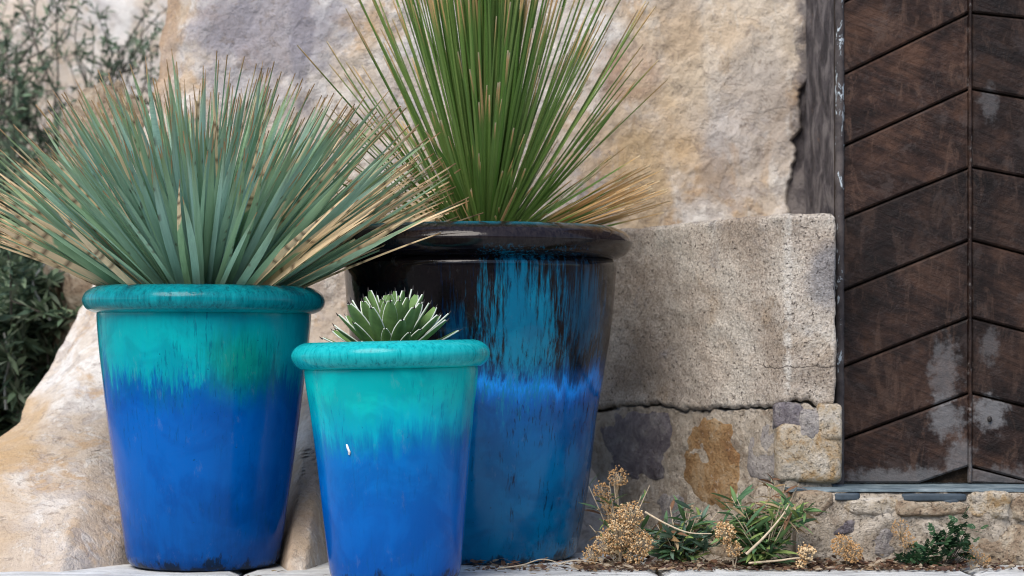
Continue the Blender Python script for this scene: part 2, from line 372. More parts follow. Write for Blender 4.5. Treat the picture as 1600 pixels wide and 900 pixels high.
# ------------------------------------------------------------------ rear wall: rock foot at left, plaster above
DW = 6.4
LEFT = [(-.05, -1.75), (.12, -1.62), (PZ(715, 6.0), -1.45), (PZ(695, 6.1), PX(-8, 6.1)), (PZ(680, 6.2), PX(22, 6.2)), (PZ(657, 6.3), PX(57, 6.3)), (PZ(620, DW), PX(66, DW)),
        (PZ(560, DW), PX(90, DW)), (PZ(490, DW), PX(114, DW)), (PZ(440, DW), PX(142, DW)), (PZ(300, DW), PX(185, DW)),
        (PZ(110, DW), PX(238, DW)), (PZ(0, DW), PX(250, DW)), (2.6, PX(275, DW))]
RIGHT = [(PZ(345, DW), PX(1240, DW)), (PZ(310, DW), PX(1231, DW)), (PZ(280, DW), PX(1234, DW)), (PZ(250, DW), PX(1246, DW)), (PZ(215, DW), PX(1239, DW)),
         (PZ(200, DW), PX(1256, DW)), (PZ(150, DW), PX(1250, DW)), (PZ(120, DW), PX(1264, DW)), (PZ(90, DW), PX(1273, DW)), (PZ(-20, DW), PX(1271, DW)), (2.6, PX(1262, DW))]
FOOT = [(-2.6, 5.38), (-1.0, 5.40), (-.90, 5.56), (-.84, 5.74), (-.62, 5.76), (-.545, 5.62), (-.50, 5.42), (-.46, 5.44), (-.41, 5.72), (-.34, 6.12), (2, 6.2)]
def wall_y(x, z):
    f = interp(FOOT, x)
    k = sstep(-.02, .62, z)
    y = lerp(f, DW, k ** .75)
    y += -.05 * sstep(.25, -.6, x) * sstep(1.6, .4, z)
    return y + .013 * fbm((x, 0, z), 2.6, 3) + .0045 * fbm((x, 3, z), 14, 4) + .0025 * fbm((x, 5, z), 48, 3)
mb = MB(); nz, nx = 300, 420; rows = []
for j in range(nz + 1):
    z = -.03 + 2.6 * (j / nz) ** 1.15
    xl = interp(LEFT, z) + .012 * fbm((0, 0, z), 11, 4) ; xr = interp(RIGHT, z) + .013 * fbm((3, 0, z), 26, 6, .7)
    row = [(xl + .30, wall_y(xl, z) + .75, z), (xl + .02, wall_y(xl, z) + .30, z)]
    for i in range(nx + 1):
        x = lerp(xl, xr, i / nx); e = x - xl
        y = wall_y(x, z) + .13 * (1 - sstep(0, .16, e)) ** 2
        if i >= nx - 1: y += .006 * (i - nx + 2)
        row.append((x, y, z))
    row.append((xr + .001, wall_y(xr, z) + .06, z))
    rows.append(row)
mb.grid(rows)
wall = empty('plaster_wall', (0, DW, 0), 'weathered pale plaster wall with ochre and grey patches behind the pots', 'wall')
def place(o, parent):      # mesh written in world coordinates, hung on a parent
    o.parent = parent; o.matrix_parent_inverse = Matrix.Translation(parent.location).inverted(); return o
wp = place(mb.build('plaster_coat', M_WALL), wall)
mb = MB(); rows = []
for j in range(60):
    z = -.03 + 2.6 * j / 59
    rows.append([(lerp(.30, .80, i / 24), DW + .020 + .008 * fbm((i * .3, 0, z), 6, 3), z) for i in range(25)])
mb.grid(rows); place(mb.build('mortar_backing', M_MORT), wall)

# unseen house front, added behind the camera to darken what the glazes reflect
mb = MB(); rows = []
for j in range(24):
    z = -.03 + 4.4 * j / 23
    rows.append([(lerp(-13, 13, i / 60), -5.2 + .06 * fbm((lerp(-13, 13, i / 60), 2, z), 1.3, 4), z) for i in range(61)])
rows.append([(p[0], -9.5, 4.4) for p in rows[-1]])
rows.append([(p[0], -9.5, -.03) for p in rows[-1]])
mb.grid(rows); tag(mb.build('added_facing_wall', M_GREY), kind='structure')

# low rounded rock beside the wall, behind the left plant
def lumpy(name, mat, c, half, seed, parent=None, nn=12, power=3.2, amp=.12, rotz=0.0, sc=1.0):
    """rounded stone: box sphere pushed towards a superellipsoid, with noise"""
    m = MB(); cr, sr = math.cos(rotz), math.sin(rotz)
    idx = {}; vs_, fs = [], []
    def vert(p):
        key = tuple(round(q, 4) for q in p)
        if key not in idx:
            d = Vector(p); L = (abs(d.x) ** power + abs(d.y) ** power + abs(d.z) ** power) ** (1 / power); d = d / L
            q = Vector((d.x * half[0], d.y * half[1], d.z * half[2]))
            k = 1 + amp * fbm(q + Vector((seed, seed * .7, 0)), 7 * sc, 4) + amp * .35 * fbm(q + Vector((0, seed, 0)), 32 * sc, 3)
            q *= k
            idx[key] = len(vs_); vs_.append((c[0] + q.x * cr - q.y * sr, c[1] + q.x * sr + q.y * cr, c[2] + q.z))
        return idx[key]
    for ax in range(3):
        for sg in (-1, 1):
            for i in range(nn):
                for j in range(nn):
                    q = []
                    for di, dj in ((0, 0), (1, 0), (1, 1), (0, 1)):
                        a, b = -1 + 2 * (i + di) / nn, -1 + 2 * (j + dj) / nn
                        p = [0, 0, 0]; p[ax] = sg; p[(ax + 1) % 3] = a; p[(ax + 2) % 3] = b
                        q.append(vert(p))
                    fs.append(tuple(q if sg > 0 else q[::-1]))
    m.add(vs_, fs)
    o = m.build(name, mat)
    if parent: place(o, parent)
    return o
o = lumpy('boulder', M_BUFF, (PX(170, 6.9), 6.9, PZ(190, 6.9) - .38), (.16, .2, .46), 3.1, nn=22, power=2.4, amp=.2)
tag(o, 'rounded buff boulder beside the wall behind the large blue-green plant', 'boulder')

# far pale wall behind the shrubs
mb = MB(); rows = []
for j in range(70):
    z = -.03 + 2.9 * j / 69
    rows.append([(lerp(-3.6, -.4, i / 89), 8.7 + .25 * (z - 1) + .07 * fbm((lerp(-3.6, -.4, i / 89), 1, z), 2.2, 5), z) for i in range(90)])
mb.grid(rows); tag(mb.build('garden_wall', M_WALL), 'pale rough wall far back behind the dark twiggy shrub', 'wall')

# ------------------------------------------------------------------ stone pier beside the door
pier = empty('stone_pier', (.5, 5.85, 0), 'low rendered stone pier with a long crack between dark pot and door', 'pier')
PA, PB, PC, PD = Vector((.08, 6.393)), Vector((.634, 5.600)), Vector((.749, 5.600)), Vector((.762, 5.78))
def path(step=.006):
    pts = []
    for a, b in ((PA, PB), (PB, PC), (PC, PD)):
        L = (b - a).length; k = int(L / step)
        pts += [a.lerp(b, i / k) for i in range(k)]
    pts.append(PD)
    for _ in range(1): pts = [pts[0]] + [(pts[i - 1] + pts[i] * 2 + pts[i + 1]) / 4 for i in range(1, len(pts) - 1)] + [pts[-1]]
    return pts
PTS = path(); NRM = []
for i in range(len(PTS)):
    t = (PTS[min(i + 1, len(PTS) - 1)] - PTS[max(i - 1, 0)]).normalized(); NRM.append(Vector((t.y, -t.x)))
SL = [0.0]
for a, b in zip(PTS, PTS[1:]): SL.append(SL[-1] + (b - a).length)
def crack_z(p):      # height of the crack along the face
    px = 800 + p.x / p.y * F_PX
    py = interp([(900, 645), (980, 634), (1030, 632), (1070, 641), (1120, 640), (1170, 638), (1215, 634), (1245, 624), (1262, 628), (1280, 640), (1296, 634), (1312, 630), (1340, 628)], px)
    return PZ(py, p.y) + .006 * fbm((p.x, 0, p.y), 40, 4)
def face_tier(name, mat, zlo, zhi, nrow, inset, amp, top_round, bot_round, seed, cap=True, out=0.0, notch=False):
    m = MB(); rows = []
    for j in range(nrow + 1):
        v = j / nrow; row = []
        for i, p in enumerate(PTS):
            a, b = zlo(p), zhi(p); z = lerp(a, b, v)
            dt, db = (b - z), (z - a)
            ins = inset + top_round * (1 - min(1, dt / max(top_round, 1e-6))) ** 2 + bot_round * (1 - min(1, db / max(bot_round, 1e-6))) ** 2
            q3 = (p.x, p.y, z)
            if notch and z > crack_z(p) - .004: ins += .035
            d = amp * (1.0 * fbm((q3[0] + seed, q3[1], q3[2]), 7, 4) + .45 * fbm((q3[0], q3[1] + seed, q3[2]), 30, 4)) + out - ins
            row.append((p.x + NRM[i].x * d, p.y + NRM[i].y * d, z + .004 * fbm((p.x, p.y, seed), 20, 3) * v))
        rows.append(row)
    if cap:
        for k in (.33, .66, 1.0):
            rows.append([(lerp(x, .55, k * .8) if i < len(PTS) - 1 else x, lerp(y, 6.45, k), z + .002) for i, (x, y, z) in enumerate(rows[nrow])])
    m.grid(rows)
    return place(m.build(name, mat), pier)
def top_z(p): return lerp(.806, .795, sstep(5.6, 6.2, p.y))
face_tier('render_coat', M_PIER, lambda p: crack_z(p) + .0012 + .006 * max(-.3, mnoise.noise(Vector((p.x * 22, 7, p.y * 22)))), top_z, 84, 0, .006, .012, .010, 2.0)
face_tier('rubble_core', M_ROUGH, lambda p: -.03, lambda p: crack_z(p) + .05, 110, .006, .007, .002, .002, 9.0, cap=False, notch=True)
def on_face(px, py):      # point of the receding face seen at a place of the photo
    k = (px - 800) / F_PX; s = (PA.y * k - PA.x) / ((PB.x - PA.x) - k * (PB.y - PA.y))
    p = PA.lerp(PB, s); return Vector((p.x, p.y, PZ(py, p.y)))
FR = math.atan2(PB.y - PA.y, PB.x - PA.x)
def face_stone(mat, x0, y0, x1, y1, seed, depth=.05, power=5, amp=.15, sink=.052):
    a, b = on_face(x0, y0), on_face(x1, y1)
    zt, zb = PZ(y0, (a.y + b.y) / 2), PZ(y1, (a.y + b.y) / 2)
    nrm = Vector((math.sin(FR), -math.cos(FR), 0))
    c = (a + b) / 2 - nrm * sink; c.z = (zt + zb) / 2
    return lumpy('stone', mat, c, ((b - a).xy.length / 2, depth, abs(zt - zb) / 2), seed, pier, 14, power, amp, FR)
face_stone(M_PURPLE, 934, 640, 1052, 762, 1.3); face_stone(M_OCHRE, 1060, 647, 1156, 800, 5.1)
face_stone(M_GREY, 1160, 648, 1222, 752, 8.8); face_stone(M_GREY, 1000, 768, 1068, 850, 4.4); face_stone(M_BUFF, 1075, 806, 1150, 872, 6.4)
face_stone(M_ROUGH, 1156, 760, 1222, 868, 7.4)
def front_stone(name, mat, x0, y0, x1, y1, d, parent, seed, depth=.06, power=5, amp=.07, sink=None, nn=14, sc=1.0):
    c = (P(x0, y0, d) + P(x1, y1, d)) / 2; c.y = d + (depth if sink is None else sink)
    return lumpy(name, mat, c, ((PX(x1, d) - PX(x0, d)) / 2, depth, (PZ(y0, d) - PZ(y1, d)) / 2), seed, parent, nn, power, amp, 0, sc)
front_stone('stone', M_CORNER, 1212, 656, 1318, 758, 5.590, pier, 2.2, .085, 7, .075, nn=26)
front_stone('stone', M_PURPLE, 1210, 628, 1260, 674, 5.596, pier, 12.2, .05, 5, .22)
front_stone('stone', M_GREY, 1246, 636, 1296, 690, 5.590, pier, 17.2, .05, 6, .2)
front_stone('stone', M_CORNER, 1278, 630, 1318, 690, 5.588, pier, 19.2, .05, 7, .12)

# ------------------------------------------------------------------ step in front of the door
DS = 5.52
step = empty('stone_step', (1.1, DS + .1, 0), 'rough stone step with thin slate tread below the door', 'step')
ZS = PZ(764, DS)
def rough_box(name, mat, x0, x1, y0, y1, z0, z1, parent, amp, seed, cell=.012, edge=.006):
    nx, nz, ny = max(2, int((x1 - x0) / cell)), max(2, int((z1 - z0) / cell)), max(2, int((y1 - y0) / cell))
    m = MB()
    def d(p): return amp * (fbm(Vector(p) + Vector((seed, 0, 0)), 9, 4) + .5 * fbm(Vector(p) + Vector((0, seed, 0)), 34, 4))
    rows = [[(lerp(x0, x1, i / nx), y0 - d((lerp(x0, x1, i / nx), y0, lerp(z0, z1, j / nz))) + edge * (1 if j == nz else 0), lerp(z0, z1, j / nz)) for i in range(nx + 1)] for j in range(nz + 1)]
    rows += [[(lerp(x0, x1, i / nx), lerp(y0, y1, k / ny), z1 + .2 * d((lerp(x0, x1, i / nx), lerp(y0, y1, k / ny), z1))) for i in range(nx + 1)] for k in range(1, ny + 1)]
    rows.append([(lerp(x0, x1, i / nx), y1, z0) for i in range(nx + 1)])
    m.grid(rows)
    for s in (0, -1):      # end caps
        m.add([r[s] for r in rows], [tuple(range(len(rows)))])
    return place(m.build(name, mat), parent)
X0S = PX(1236, DS)
rough_box('mortar_core', M_ROUGH, X0S + .012, 1.75, DS + .002, DS + .42, -.03, ZS - .009, step, .015, 3.0)
rough_box('slate_tread', M_SLATE, X0S - .004, 1.75, DS + .004, DS + .42, ZS - .007, ZS, step, .004, 5.0, .010, .003)
for (mt, x0, y0, x1, y1, sd_, ap) in ((M_BUFF, 1236, 767, 1302, 806, 1.1, .13), (M_CORNER, 1316, 778, 1404, 807, 2.7, .12), (M_BUFF, 1398, 782, 1508, 808, 3.9, .12),
                                  (M_CORNER, 1510, 768, 1580, 812, 4.6, .13), (M_BUFF, 1576, 770, 1690, 816, 5.7, .12),
                                  (M_PURPLE, 1278, 812, 1338, 836, 6.3, .1), (M_ROUGH, 1262, 838, 1352, 884, 7.9, .12), (M_GREY, 1342, 814, 1420, 880, 8.2, .12),
                                  (M_ROUGH, 1424, 812, 1516, 884, 9.1, .12), (M_BUFF, 1520, 818, 1640, 886, 10.3, .1)):
    front_stone('stone', mt, x0, y0, x1, y1, DS, step, sd_, .045, 5.0, ap * 1.9, .036 if y0 < 800 else .044, 22, 1.5)
for x0, x1, yy in ((1302, 1345, 770), (1410, 1512, 771), (1470, 1500, 779)):      # dark slate chips under the tread
    front_stone('slate_chip', M_SLATED, x0, yy, x1, yy + 13, DS - .002, step, x0 * .01, .03, 6, .08, .028, 10)

# ------------------------------------------------------------------ plank door
DD = 5.72
door = empty('plank_door', (1.1, DD, ZS), 'dark brown door of slanted planks meeting in a chevron', 'door')
LL = [(-108, -195), (6, -92), (118.5, 20.4), (231, 139), (343, 262), (456, 375), (575, 496), (688, 614), (798, 729)]     # groove heights at the frame and at the seam
RR = [(-195, -200), (-92, -90), (20.4, 29), (139, 154), (261, 277), (375, 397), (496, 518), (614, 635), (729, 752), (846, 872)]       # groove heights at the seam and 85 px right of it
def plank(pts, lift):
    """bevelled board from an outline in the door plane (px, py pairs, clockwise)"""
    v = [Vector((PX(a, DD), 0, PZ(b, DD))) for a, b in pts]; c = sum(v, Vector()) / len(v)
    N = len(v); g, b = .0026, .0070
    def inset(k):
        out = []
        for i in range(N):
            e1 = (v[i] - v[i - 1]).normalized(); e2 = (v[(i + 1) % N] - v[i]).normalized()
            n1, n2 = Vector((e1.z, 0, -e1.x)), Vector((e2.z, 0, -e2.x))
            if n1.dot(c - v[i]) < 0: n1, n2 = -n1, -n2
            bis = (n1 + n2); bis = bis / max(.35, (1 + n1.dot(n2)))
            out.append(v[i] + bis * k)
        return out
    m = MB(); o1, o2 = inset(g), inset(b)
    y = DD - lift
    rows = [[(p.x, DD + .03, p.z) for p in o1], [(p.x, y + .004, p.z) for p in o1], [(p.x, y, p.z) for p in o2]]
    m.grid(rows, closed=True); m.add(rows[2], [tuple(range(N))])
    return place(m.build('plank', M_DOOR, smooth=False), door)
PB_ = 756.0
random.seed(3)
def clip_low(pts, lim):      # cut an outline at the sill
    out = []
    for i in range(len(pts)):
        a, b = pts[i], pts[(i + 1) % len(pts)]
        if a[1] <= lim: out.append(a)
        if (a[1] <= lim) != (b[1] <= lim):
            t = (lim - a[1]) / (b[1] - a[1]); out.append((a[0] + (b[0] - a[0]) * t, lim))
    return out
for (a0, a1), (b0, b1) in zip(LL, LL[1:]):
    plank(clip_low([(1314, a0), (1515, a1), (1515, b1), (1314, b0)], PB_), .004 + random.random() * .003)
XR = 1515 + 85 * 2.4
for (a0, a1), (b0, b1) in zip(RR, RR[1:]):
    q = clip_low([(1516, a0), (XR, a0 + (a1 - a0) * 2.4), (XR, b0 + (b1 - b0) * 2.4), (1516, b0)], PB_)
    if len(q) > 2: plank(q, .002 + random.random() * .003)
m = MB(); bx = lambda m, x0, x1, y0, y1, z0, z1: m.add([(x, y, z) for z in (z0, z1) for y in (y0, y1) for x in (x0, x1)], [(0, 1, 5, 4), (1, 3, 7, 5), (3, 2, 6, 7), (2, 0, 4, 6), (4, 5, 7, 6), (0, 2, 3, 1)])
bx(m, .77, 1.42, DD + .014, DD + .06, ZS + .002, 1.75); place(m.build('backing_board', M_SOIL, smooth=False), door)
m = MB(); rows = []
for j in range(120):
    z = ZS - .01 + 1.6 * j / 119; w = .0025 * fbm((0, 1, z), 26, 4)
    rows.append([(.772 + w, DD + .03, z), (.764 + w, DD - .004, z), (.768 + w, DD - .016, z), (.778 + w * .6, DD - .018, z), (.7845 + w * .6, DD - .010, z), (.786, DD + .03, z)])
m.grid(rows); place(m.build('door_post', M_FRAME), door)
m = MB(); rows = []
for j in range(100):
    z = ZS - .02 + 1.62 * j / 99
    rows.append([(.777 + .006 * fbm((1, y, z), 12, 4), y, z) for y in (DD - .004 + .036 * k for k in range(22))])
m.grid(rows); place(m.build('reveal', M_MORT), door)
m = MB(); rows = []
for j in range(140):
    z = ZS + .004 + 1.6 * j / 139; w = .0012 * fbm((4, 1, z), 40, 4); xc = PX(1515.5, DD)
    rows.append([(xc + a + w, DD + b + w, z) for a, b in ((-.0042, .010), (-.0038, -.0070), (-.0012, -.0092), (.0012, -.0092), (.0038, -.0060), (.0042, .010))])
m.grid(rows); place(m.build('seam_bead', M_DOOR), door)
m = MB(); bx(m, 1.388, 1.43, DD - .016, DD + .05, ZS - .008, 1.75); place(m.build('door_post', M_FRAME, smooth=False), door)
m = MB(); rows = []
for j in range(90):
    z = -.03 + 2.6 * j / 89
    rows.append([(1.43, 6.5, z), (1.425, DD + .02, z)] + [(lerp(1.428, 3.6, i / 80), DD - .03 + .018 * fbm((i * .027, 4, z), 3, 4) + .004 * fbm((i * .027, 4, z), 20, 3), z) for i in range(81)])
m.grid(rows); tag(m.build('side_wall', M_WALL), kind='structure')
kn = MB(); ang = [2 * math.pi * k / 10 for k in range(10)]
kc = P(1546, 655, DD - .004)
kn.grid([[(kc.x + r * math.cos(a) * .75, y, kc.z + r * math.sin(a)) for a in ang] for r, y in ((.007, DD - .0035), (.0075, DD - .008), (.003, DD - .0095))], closed=True)
kn.add([(kc.x + .003 * math.cos(a) * .75, DD - .0095, kc.z + .003 * math.sin(a)) for a in ang], [tuple(range(10))])
place(kn.build('bolt_head', M_SPINE), door)

# ------------------------------------------------------------------ glazed pots
def catmull(pts, n):
    out = []
    for i in range(len(pts) - 1):
        p0, p1, p2, p3 = pts[max(i - 1, 0)], pts[i], pts[i + 1], pts[min(i + 2, len(pts) - 1)]
        for k in range(n):
            t = k / n
            out.append(tuple(.5 * (2 * b + (c - a) * t + (2 * a - 5 * b + 4 * c - d) * t * t + (3 * b - a - 3 * c + d) * t ** 3) for a, b, c, d in zip(p0, p1, p2, p3)))
    out.append(pts[-1]); return out
def lathe(prof, seg, wob, seed):
    rows = []
    for r, z in prof:
        row = []
        for k in range(seg):
            a = 2 * math.pi * k / seg
            w = 1 + wob * mnoise.noise(Vector((math.cos(a) * 1.3 + seed, math.sin(a) * 1.3, z * 4))) + wob * .35 * mnoise.noise(Vector((math.cos(a) * 5, math.sin(a) * 5 + seed, z * 14)))
            row.append((r * w * math.cos(a), r * w * math.sin(a), z))
        rows.append(row)
    return rows
def pot(name, label, pxc, d, body_px, rim_px, mat, seed, tilt=0.0, soil_drop=.055):
    """body_px / rim_px: (half width, row) pairs read off the photo at the depth of the pot's axis"""
    s = d / F_PX; g = HORIZON + CAM_H / s
    bp = [(h * s, max(0.0, (g - y) * s)) for h, y in body_px]; rp = [(h * s, (g - y) * s) for h, y in rim_px]
    root = empty(name, (PX(pxc, d), d, 0), label, 'plant pot', 'glazed plant pots'); root.rotation_euler = (0, tilt, 0)
    m = MB(); b0 = bp[-1]
    m.grid(lathe([(.001, .004), (b0[0] * .9, .002)] + catmull(bp[::-1], 8), 96, .008, seed), closed=True)
    m.build('body', mat, root)
    m = MB(); inner = [(rp[-1][0] - .018, rp[-1][1] - .02), (rp[-1][0] - .022, rp[-1][1] - .12)]
    m.grid(lathe(catmull(rp, 6) + catmull([rp[-1]] + inner, 4)[1:], 96, .006, seed + 2), closed=True); m.build('rim', mat, root)
    m = MB(); rs = rp[-1][0] - .019; zs = rp[-1][1] - soil_drop
    m.grid([[(rs * q * math.cos(a), rs * q * math.sin(a), zs + .006 * fbm((q * math.cos(a), q * math.sin(a), seed), 9, 3)) for a in (2 * math.pi * k / 48 for k in range(48))] for q in (1, .8, .6, .4, .2, .01)], closed=True)
    m.build('soil', M_SOIL, root)
    return root, rs, zs
TEAL, TEALG, DTEAL = (.001, .30, .355), (.004, .24, .195), (.002, .085, .105)
BL1, BL2, BL3 = (.0004, .050, .215), (.0004, .092, .37), (.002, .125, .47)
GL = mat_glaze('teal_to_blue_glaze', .64, [(0, BL1), (.34, BL2), (.56, BL2), (.64, (.001, .11, .32)), (.70, TEAL), (.80, (.001, .32, .34)), (1, (.001, .24, .28))], .16,
               (.001, .045, .12), .5, .578, (DTEAL, (.002, .17, .20), (.004, .25, .28)),
               blot=[((.115, -.19, .46), .085, (1, .3, 1), (.003, .19, .13), .75, .5)], seed=(1, 2, 3))
GM = mat_glaze('aqua_to_blue_glaze', .52, [(0, (.0004, .072, .31)), (.30, (.0004, .098, .38)), (.52, (.0005, .125, .40)), (.58, (.001, .17, .37)), (.66, (.001, .35, .45)), (.78, (.001, .40, .39)), (1, (.001, .40, .40))], .12,
               (.001, .06, .20), .4, .455, ((.004, .17, .20), (.004, .32, .34), (.02, .42, .44)), seed=(5, 6, 1))
DK = (.006, .004, .005)
GB = mat_glaze('dark_to_blue_glaze', .79, [(0, (.0005, .130, .28)), (.30, (.0005, .110, .28)), (.46, (.0005, .078, .26)), (.49, (.001, .09, .34)), (.53, (.002, .22, .70)), (.555, (.001, .06, .20)), (.60, (.002, .010, .02)), (.65, DK), (1, DK)], .09,
               (.001, .008, .028), .95, .725, (DK, (.010, .007, .008), (.022, .017, .016)),
               blot=[((.09, -.30, .55), .090, (1.0, .25, .55), (.001, .17, .29), .85, 1.25), ((.24, -.18, .58), .065, (1.2, .4, .5), (.002, .08, .16), .7, 1.0), ((-.05, -.30, .53), .045, (1.2, .4, .7), (.002, .05, .11), .7, 1.0)],
               seed=(3, 9, 4), rough=.09, var=.6, spec=.22, lip=(.768, (.006, .10, .15)))
potL, rsL, zsL = pot('glazed_pot', 'tall teal pot shading to deep blue, holding the blue-green spiky plant', 317.5, 5.50,
    [(163, 488), (166, 494), (162, 545), (157, 590), (146.5, 675), (133, 770), (123, 845), (119.5, 868), (113, 880), (104, 884)],
    [(160, 489), (170, 489.5), (183, 483), (188.5, 471), (184, 459), (172, 450.5), (158, 447.5), (152, 448.5), (148, 452)], GL, 1.0, R(.3), .082)
potM, rsM, zsM = pot('glazed_pot', 'smallest pot, bright aqua shading to blue, holding the small agave', 618, 5.16,
    [(132, 573), (136, 578), (133, 610), (127, 650), (117, 743), (108, 837), (103, 885), (100, 897), (96, 904), (88, 906)],
    [(130, 574.5), (141, 574), (151, 566), (155.5, 554), (151, 543), (141, 536), (130, 533), (124, 534), (120, 538)], GM, 4.0, R(-1.2))
potB, rsB, zsB = pot('glazed_pot', 'largest pot, black rim and shoulder over streaked blue glaze', 750, 5.73,
    [(205, 404), (212, 415), (212, 432), (206, 508), (195.5, 576), (182, 660), (171.5, 743), (160, 817), (152, 855), (147, 866), (140, 870)],
    [(200, 408), (214, 405), (229, 397), (238, 384), (238, 377), (230, 366), (216, 359), (206, 356), (200, 358), (196, 362)], GB, 8.0)
# bare white chip on the smallest pot
ch = MB(); pc = P(555, 697, 5.16); r0 = 122 * 5.16 / F_PX + .0006
a0 = math.asin((pc.x - potM.location.x) / r0)
out_pts = [(-.004, .012), (0, .011), (.003, .003), (.0065, -.004), (.005, -.011), (.001, -.010), (.0005, -.003), (-.003, .004)]
v = []
for lay in (0, .0007):
    v += [((r0 + lay) * math.sin(a0 + u / r0), -(r0 + lay) * math.cos(a0 + u / r0), pc.z + w) for u, w in out_pts]
k8 = len(out_pts); ch.add(v, [tuple(range(k8, 2 * k8))] + [(i, (i + 1) % k8, k8 + (i + 1) % k8, k8 + i) for i in range(k8)])
ch.build('glaze_chip', M_CHIP, potM)

# ------------------------------------------------------------------ spiky rosettes
def blade_mesh(name, width, thick, segs, colf, sag, prof, mat, rnd):
    """one stiff leaf of length 1 along +X, a shallow V in section; colf(t, side) gives the leaf's own colour"""
    m = MB(); rows, cols = [], []
    side = rnd.uniform(-.02, .02)
    for i in range(segs + 1):
        t = i / segs; w = width * prof(t); z = -sag * t * t; y0 = side * math.sin(t * 2.5)
        rows.append([(t, y0 - w, z + thick * .8), (t, y0, z - thick * .4), (t, y0 + w, z + thick * .8)])
        for sd_ in (-1, 0, 1): cols.append(colf(t, sd_))
    m.grid(rows, 0, cols); return m.mesh(name, mat)
def yucca_prof(t): return (.80 + .20 * min(1, t / .3)) * (1 - .10 * t) if t < .6 else .94 * max(.02, 1 - ((t - .6) / .4) ** 1.6)
def yucca_col(kind, rnd):
    hue = rnd.random(); g = [lerp(a, b, hue) for a, b in zip((.29, .47, .26), (.36, .58, .51))]
    ol = (.27, .31, .12); cream = (.90, .68, .42); base = (.46, .40, .22); dark = (.10, .055, .03); tipb = (.52, .34, .18)
    t0 = {'green': rnd.uniform(.93, .98), 'tip': rnd.uniform(.42, .80), 'dry': rnd.uniform(.08, .25)}[kind]
    bands = [rnd.uniform(t0, 1) for _ in range(rnd.randint(1, 6))] if kind != 'green' else [rnd.uniform(.5, .98) for _ in range(rnd.randint(0, 3))]
    edge = rnd.choice((-1, 1)); eb = rnd.uniform(.3, .9) if rnd.random() < .5 else 2
    def f(t, sd_):
        c = list(g)
        k = sstep(.70, .98, t) * .65; c = [lerp(a, b, k) for a, b in zip(c, ol)]
        k = 1 - sstep(.04, .30, t); c = [lerp(a, b, k * .75) for a, b in zip(c, base)]
        if t > t0 + .02 * sd_: c = list(cream) if kind != 'green' else list(tipb)
        elif sd_ == edge and abs(t - eb) < .05: c = list(cream)
        if any(abs(t - b) < .009 for b in bands) and (kind != 'green' or sd_ == edge): c = [lerp(x, y, .8) for x, y in zip(c, dark)]
        if t > .97: c = list(tipb)
        return c
    return f
def rush_prof(t): return .85 + .15 * min(1, t / .2) if t < .6 else max(.45, 1 - .55 * (t - .6) / .4)
def rush_col(kind, rnd):
    hue = rnd.random(); g = [lerp(a, b, hue) for a, b in zip((.095, .19, .036), (.20, .30, .08))]
    tan = (.66, .42, .19); pale = (.75, .62, .40); dark = (.018, .030, .010)
    t0 = {'green': rnd.uniform(.93, .985), 'tip': rnd.uniform(.60, .85), 'dry': rnd.uniform(.25, .45)}[kind]
    def f(t, sd_):
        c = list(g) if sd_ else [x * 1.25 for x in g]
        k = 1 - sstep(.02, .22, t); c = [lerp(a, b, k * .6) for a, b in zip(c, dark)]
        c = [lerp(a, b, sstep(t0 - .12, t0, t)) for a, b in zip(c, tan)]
        if t > .985: c = list(pale)
        return c
    return f
def rosette(root, leaves, meshes, limit, mass_mat):
    """leaves: (mesh index, matrix). The first `limit` become parts, the others one joined part."""
    for k, (mi, mx) in enumerate(leaves[:limit]):
        o = bpy.data.objects.new('leaf', meshes[mi]); COL.objects.link(o); o.parent = root; o.matrix_basis = mx
    m = MB()
    for mi, mx in leaves[limit:]:
        me = meshes[mi]; at = me.color_attributes['Col'].data
        m.add([mx @ v.co for v in me.vertices], [tuple(p.vertices) for p in me.polygons], 0, [tuple(at[i].color)[:3] for i in range(len(me.vertices))])
    if m.v: tag(m.build('leaf_mass', mass_mat, root), kind='stuff')
def leaf_matrix(base, d, length, wscale, roll):
    x = d.normalized(); up = Vector((0, 0, 1)) if abs(x.z) < .97 else Vector((-x.x, -x.y, .2)).normalized()
    y = up.cross(x).normalized(); z = x.cross(y)
    rot = Matrix((x, y, z)).transposed() @ Matrix.Rotation(roll, 3, 'X')
    return Matrix.Translation(base) @ rot.to_4x4() @ Matrix.Diagonal((length, wscale, length, 1))

